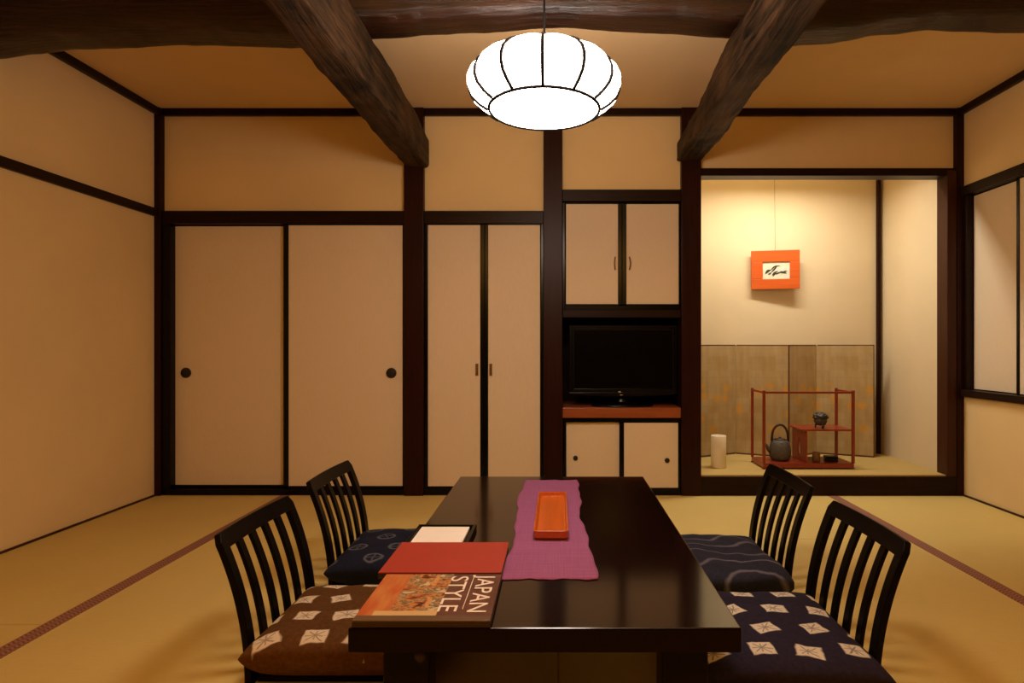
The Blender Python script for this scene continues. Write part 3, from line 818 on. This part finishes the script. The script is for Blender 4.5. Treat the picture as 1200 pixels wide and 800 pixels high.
# cover lettering, read from the far edge towards the viewer
def text_mesh(body, size, xs, name, mat, parent, loc, rz):
    cu = bpy.data.curves.new(name, 'FONT'); cu.body = body; cu.size = size; cu.extrude = .0002
    cu.align_x = 'LEFT'; cu.space_character = 1.0
    to = bpy.data.objects.new(name, cu); COL.objects.link(to)
    bpy.context.view_layer.update()
    me = bpy.data.meshes.new_from_object(to.evaluated_get(bpy.context.evaluated_depsgraph_get()))
    bpy.data.objects.remove(to)
    x_lo = min(v_.co.x for v_ in me.vertices); x_hi = max(v_.co.x for v_ in me.vertices)
    for v_ in me.vertices: v_.co.x = (v_.co.x - x_lo) / (x_hi - x_lo) * xs
    me.materials.clear(); me.materials.append(mat)
    o = bpy.data.objects.new(name, me); COL.objects.link(o); o.parent = parent; o.location = loc; o.rotation_euler = (0, 0, rz)
    return o
fc = [c for c in b2.children if c.name.startswith('front_cover')][0]
text_mesh('JAPAN', .066, .225, 'title', M['whitepaper'], fc, (.096, .130, .0164), -PI / 2)
text_mesh('STYLE', .066, .212, 'title', M['whitepaper'], fc, (.026, .120, .0164), -PI / 2)
boxes('title_rule', [(.0835, .0852, -.080, .122, .0161, .0165)], M['whitepaper'], fc, 0)
# note pad in a black holder
np_ = empty('note_holder', (-.382, 2.003, TZT + .001), 'black holder with a white note pad behind the red book', 'note pad')
boxes('holder', [(-.1, .1, -.11, .085, 0, .004), (.088, .1, -.11, .085, .004, .016), (-.1, .088, .075, .085, .004, .016), (-.1, -.09, -.11, .075, .004, .016)], M['black'], np_, .0015)
boxes('note_paper', [(-.086, .078, -.105, .066, .0045, .013)], M['whitepaper'], np_, .0008)
# ------------------------------------------------------------------ chairs
def lean(z):
    t_ = max(z, 0) / .43
    return -.212 - .012 * math.sin(PI * min(t_ * 1.4, 1)) * 0 - .092 * t_ ** 2.1
def strip(bm, y0, y1, z0, z1, th, ny_=2, nz=14, ztop=None, bow=.014):
    F_, B_ = [], []
    for j in range(nz + 1):
        f, b = [], []
        for i in range(ny_ + 1):
            y = y0 + (y1 - y0) * i / ny_
            za, zb_ = (z0, z1) if ztop is None else (z0(y), ztop(y))
            z = za + (zb_ - za) * j / nz
            x = lean(z) - bow * (1 - (y / .24) ** 2) * min(z / .43, 1)
            sl = (lean(z + .001) - lean(z - .001)) / .002
            nx_, nz_ = 1 / math.hypot(1, sl), -sl / math.hypot(1, sl)
            f.append(bm.verts.new((x + nx_ * th / 2, y, z + nz_ * th / 2))); b.append(bm.verts.new((x - nx_ * th / 2, y, z - nz_ * th / 2)))
        F_.append(f); B_.append(b)
    for j in range(nz):
        for i in range(ny_):
            bm.faces.new((F_[j][i], F_[j][i + 1], F_[j + 1][i + 1], F_[j + 1][i])); bm.faces.new((B_[j][i], B_[j + 1][i], B_[j + 1][i + 1], B_[j][i + 1]))
        bm.faces.new((F_[j][0], F_[j + 1][0], B_[j + 1][0], B_[j][0])); bm.faces.new((F_[j][-1], B_[j][-1], B_[j + 1][-1], F_[j + 1][-1]))
    for i in range(ny_):
        bm.faces.new((F_[0][i], B_[0][i], B_[0][i + 1], F_[0][i + 1])); bm.faces.new((F_[-1][i], F_[-1][i + 1], B_[-1][i + 1], B_[-1][i]))
HWc = .236
def make_chair(label, group):
    c = empty('floor_chair', (0, 0, 0), label, 'chair', group)
    boxes('seat', [(-.20, .225, -.215, .215, .010, .024)], M['chair'], c, .006)
    for s in (-1, 1):
        boxes('runner', [(-.20, .215, s * .19 - .018, s * .19 + .018, 0, .0095)], M['chair'], c, .005)
        bm = bmesh.new(); y0, y1 = sorted((s * HWc, s * (HWc - .040)))
        strip(bm, y0, y1, 0, .392, .02, 2, 22); obj('back_post', bm, M['chair'], c, bevel=.003)
    for k in range(4):
        yc = (-1.5 + k) * .0825; bm = bmesh.new()
        strip(bm, yc - .017, yc + .017, .012, .391, .012, 1, 20); obj('slat', bm, M['chair'], c, bevel=.0025)
    bm = bmesh.new()
    strip(bm, -HWc, HWc, lambda y: .390, .435, .02, 30, 4, lambda y: .438 - .026 * max(0, (abs(y) - HWc + .02) / .02) ** 2.2)
    obj('top_rail', bm, M['chair'], c, bevel=.003)
    bm = bmesh.new(); box(bm, -.225, -.195, -.2, .2, .006, .027); obj('rear_rail', bm, M['chair'], c, bevel=.003)
    return c
def dup(root):
    r = root.copy(); COL.objects.link(r)
    for ch in list(root.children):
        d = ch.copy(); COL.objects.link(d); d.parent = r
    return r
GC = 'low slatted floor chairs round the table'
ch0 = make_chair('low black slatted chair holding the brown patterned cushion', GC)
ch0.location = (-.684, 1.972, 0)
for lab, loc, rz in (('low black slatted chair holding the navy cushion with pale rings', (-.70, 2.648, 0), 0),
                     ('low black slatted chair holding the navy cushion with white squares', (.672, 1.906, 0), PI),
                     ('low black slatted chair holding the navy cushion with wavy stripes', (.68, 2.563, 0), PI)):
    c = dup(ch0); c['label'] = lab; c.location = loc; c.rotation_euler = (0, 0, rz)
# cushions
def cushion(label, mat, loc, w, d, h, rz=0, seed=0, lump=.006, N=44, edge_h=.5, tweak=None):
    bm = bmesh.new(); T, B = [], []
    for j in range(N + 1):
        t1, b1_ = [], []
        for i in range(N + 1):
            u, v = -1 + 2 * i / N, -1 + 2 * j / N
            # tighter sampling near the seams
            u = math.sin(u * PI / 2); v = math.sin(v * PI / 2)
            pin = 1 - .035 * (1 - u * u) * v ** 4
            pin2 = 1 - .035 * (1 - v * v) * u ** 4
            x, y = u * w / 2 * pin2, v * d / 2 * pin
            e = max((1 - u ** 6) * (1 - v ** 6), 0) ** .42
            k = noise.noise(Vector((x * 6 + seed, y * 6, seed))) + .5 * noise.noise(Vector((x * 15, y * 15 + seed, 2)))
            up = h * edge_h + h * (1 - edge_h) * e * (.88 + .12 * (1 - u * u) * (1 - v * v)) + lump * k * e
            dn = h * edge_h * (1 - e)
            if tweak: up, dn = tweak(u, v, up, dn)
            t1.append(bm.verts.new((x, y, up)))
            if 0 < i < N and 0 < j < N: b1_.append(bm.verts.new((x, y, min(dn, up - .001))))
            else: b1_.append(t1[-1])
        T.append(t1); B.append(b1_)
    for j in range(N):
        for i in range(N):
            bm.faces.new((T[j][i], T[j][i + 1], T[j + 1][i + 1], T[j + 1][i]))
            q = [B[j][i], B[j + 1][i], B[j + 1][i + 1], B[j][i + 1]]
            if len(set(q)) >= 3: 
                try: bm.faces.new(q)
                except ValueError: pass
    o = obj('floor_cushion', bm, mat, None, loc, 0, True, rot=(0, 0, rz))
    return tag(o, label, 'cushion', 'cushions on the floor chairs')
cushion('brown floor cushion with white tie-dyed squares', M['brown_c'], (-.645, 1.925, .025), .51, .47, .130, .0, 1.0, edge_h=.62)
cushion('navy floor cushion with pale blue rings', M['ring_c'], (-.665, 2.60, .025), .51, .50, .118, .02, 5.0, edge_h=.62)
cushion('navy floor cushion with white tie-dyed squares', M['navy_c'], (.630, 1.865, .025), .53, .55, .118, .0, 9.0, edge_h=.6)
def tw(u, v, up, dn):
    k = math.exp(-((u - .75) ** 2 + (v + .75) ** 2) * 2.0) * .030 - .010 * math.exp(-((u - .2) ** 2 + (v + .7) ** 2) * 6)
    return up + k, dn
cushion('navy floor cushion with pale wavy stripes', M['wave_c'], (.635, 2.50, .025), .49, .56, .115, -.04, 14.0, .014, 44, .6, tw)
# ------------------------------------------------------------------ lights
def light(name, typ, loc, energy, color, size=.1, rot=None, **kw):
    d = bpy.data.lights.new(name, typ); d.energy = energy; d.color = color
    if typ == 'AREA': d.size = size
    else: d.shadow_soft_size = size
    for k, v in kw.items(): setattr(d, k, v)
    o = bpy.data.objects.new(name, d); COL.objects.link(o); o.location = loc
    if rot: o.rotation_euler = rot
    return o
light('alcove_tube', 'AREA', (1.6, 4.19, 2.31), 20, (1.0, .91, .77), .9, (0, 0, 0), shape='RECTANGLE', size_y=.07, spread=2.85)
for sx in (-1, 1):
    light('rear_warm_fill', 'POINT', (sx * .7, -.2, 2.1), 36 - 6 * sx, (1.0, .46, .05), .16)  # added unseen warm fill without fixtures, to warm the side walls
w = bpy.data.worlds.new('world'); SC.world = w; w.use_nodes = True
w.node_tree.nodes['Background'].inputs[0].default_value = (.02, .015, .01, 1)
w.node_tree.nodes['Background'].inputs[1].default_value = .3
# ------------------------------------------------------------------ view
SC.view_settings.view_transform = 'Standard'
SC.view_settings.look = 'None'
SC.view_settings.exposure = 0.0
SC.view_settings.gamma = 1.0
SC.view_settings.use_curve_mapping = False
SC.cycles.max_bounces = 10
SC.cycles.diffuse_bounces = 6
SC.cycles.use_denoising = True
SC.cycles.sample_clamp_indirect = 4
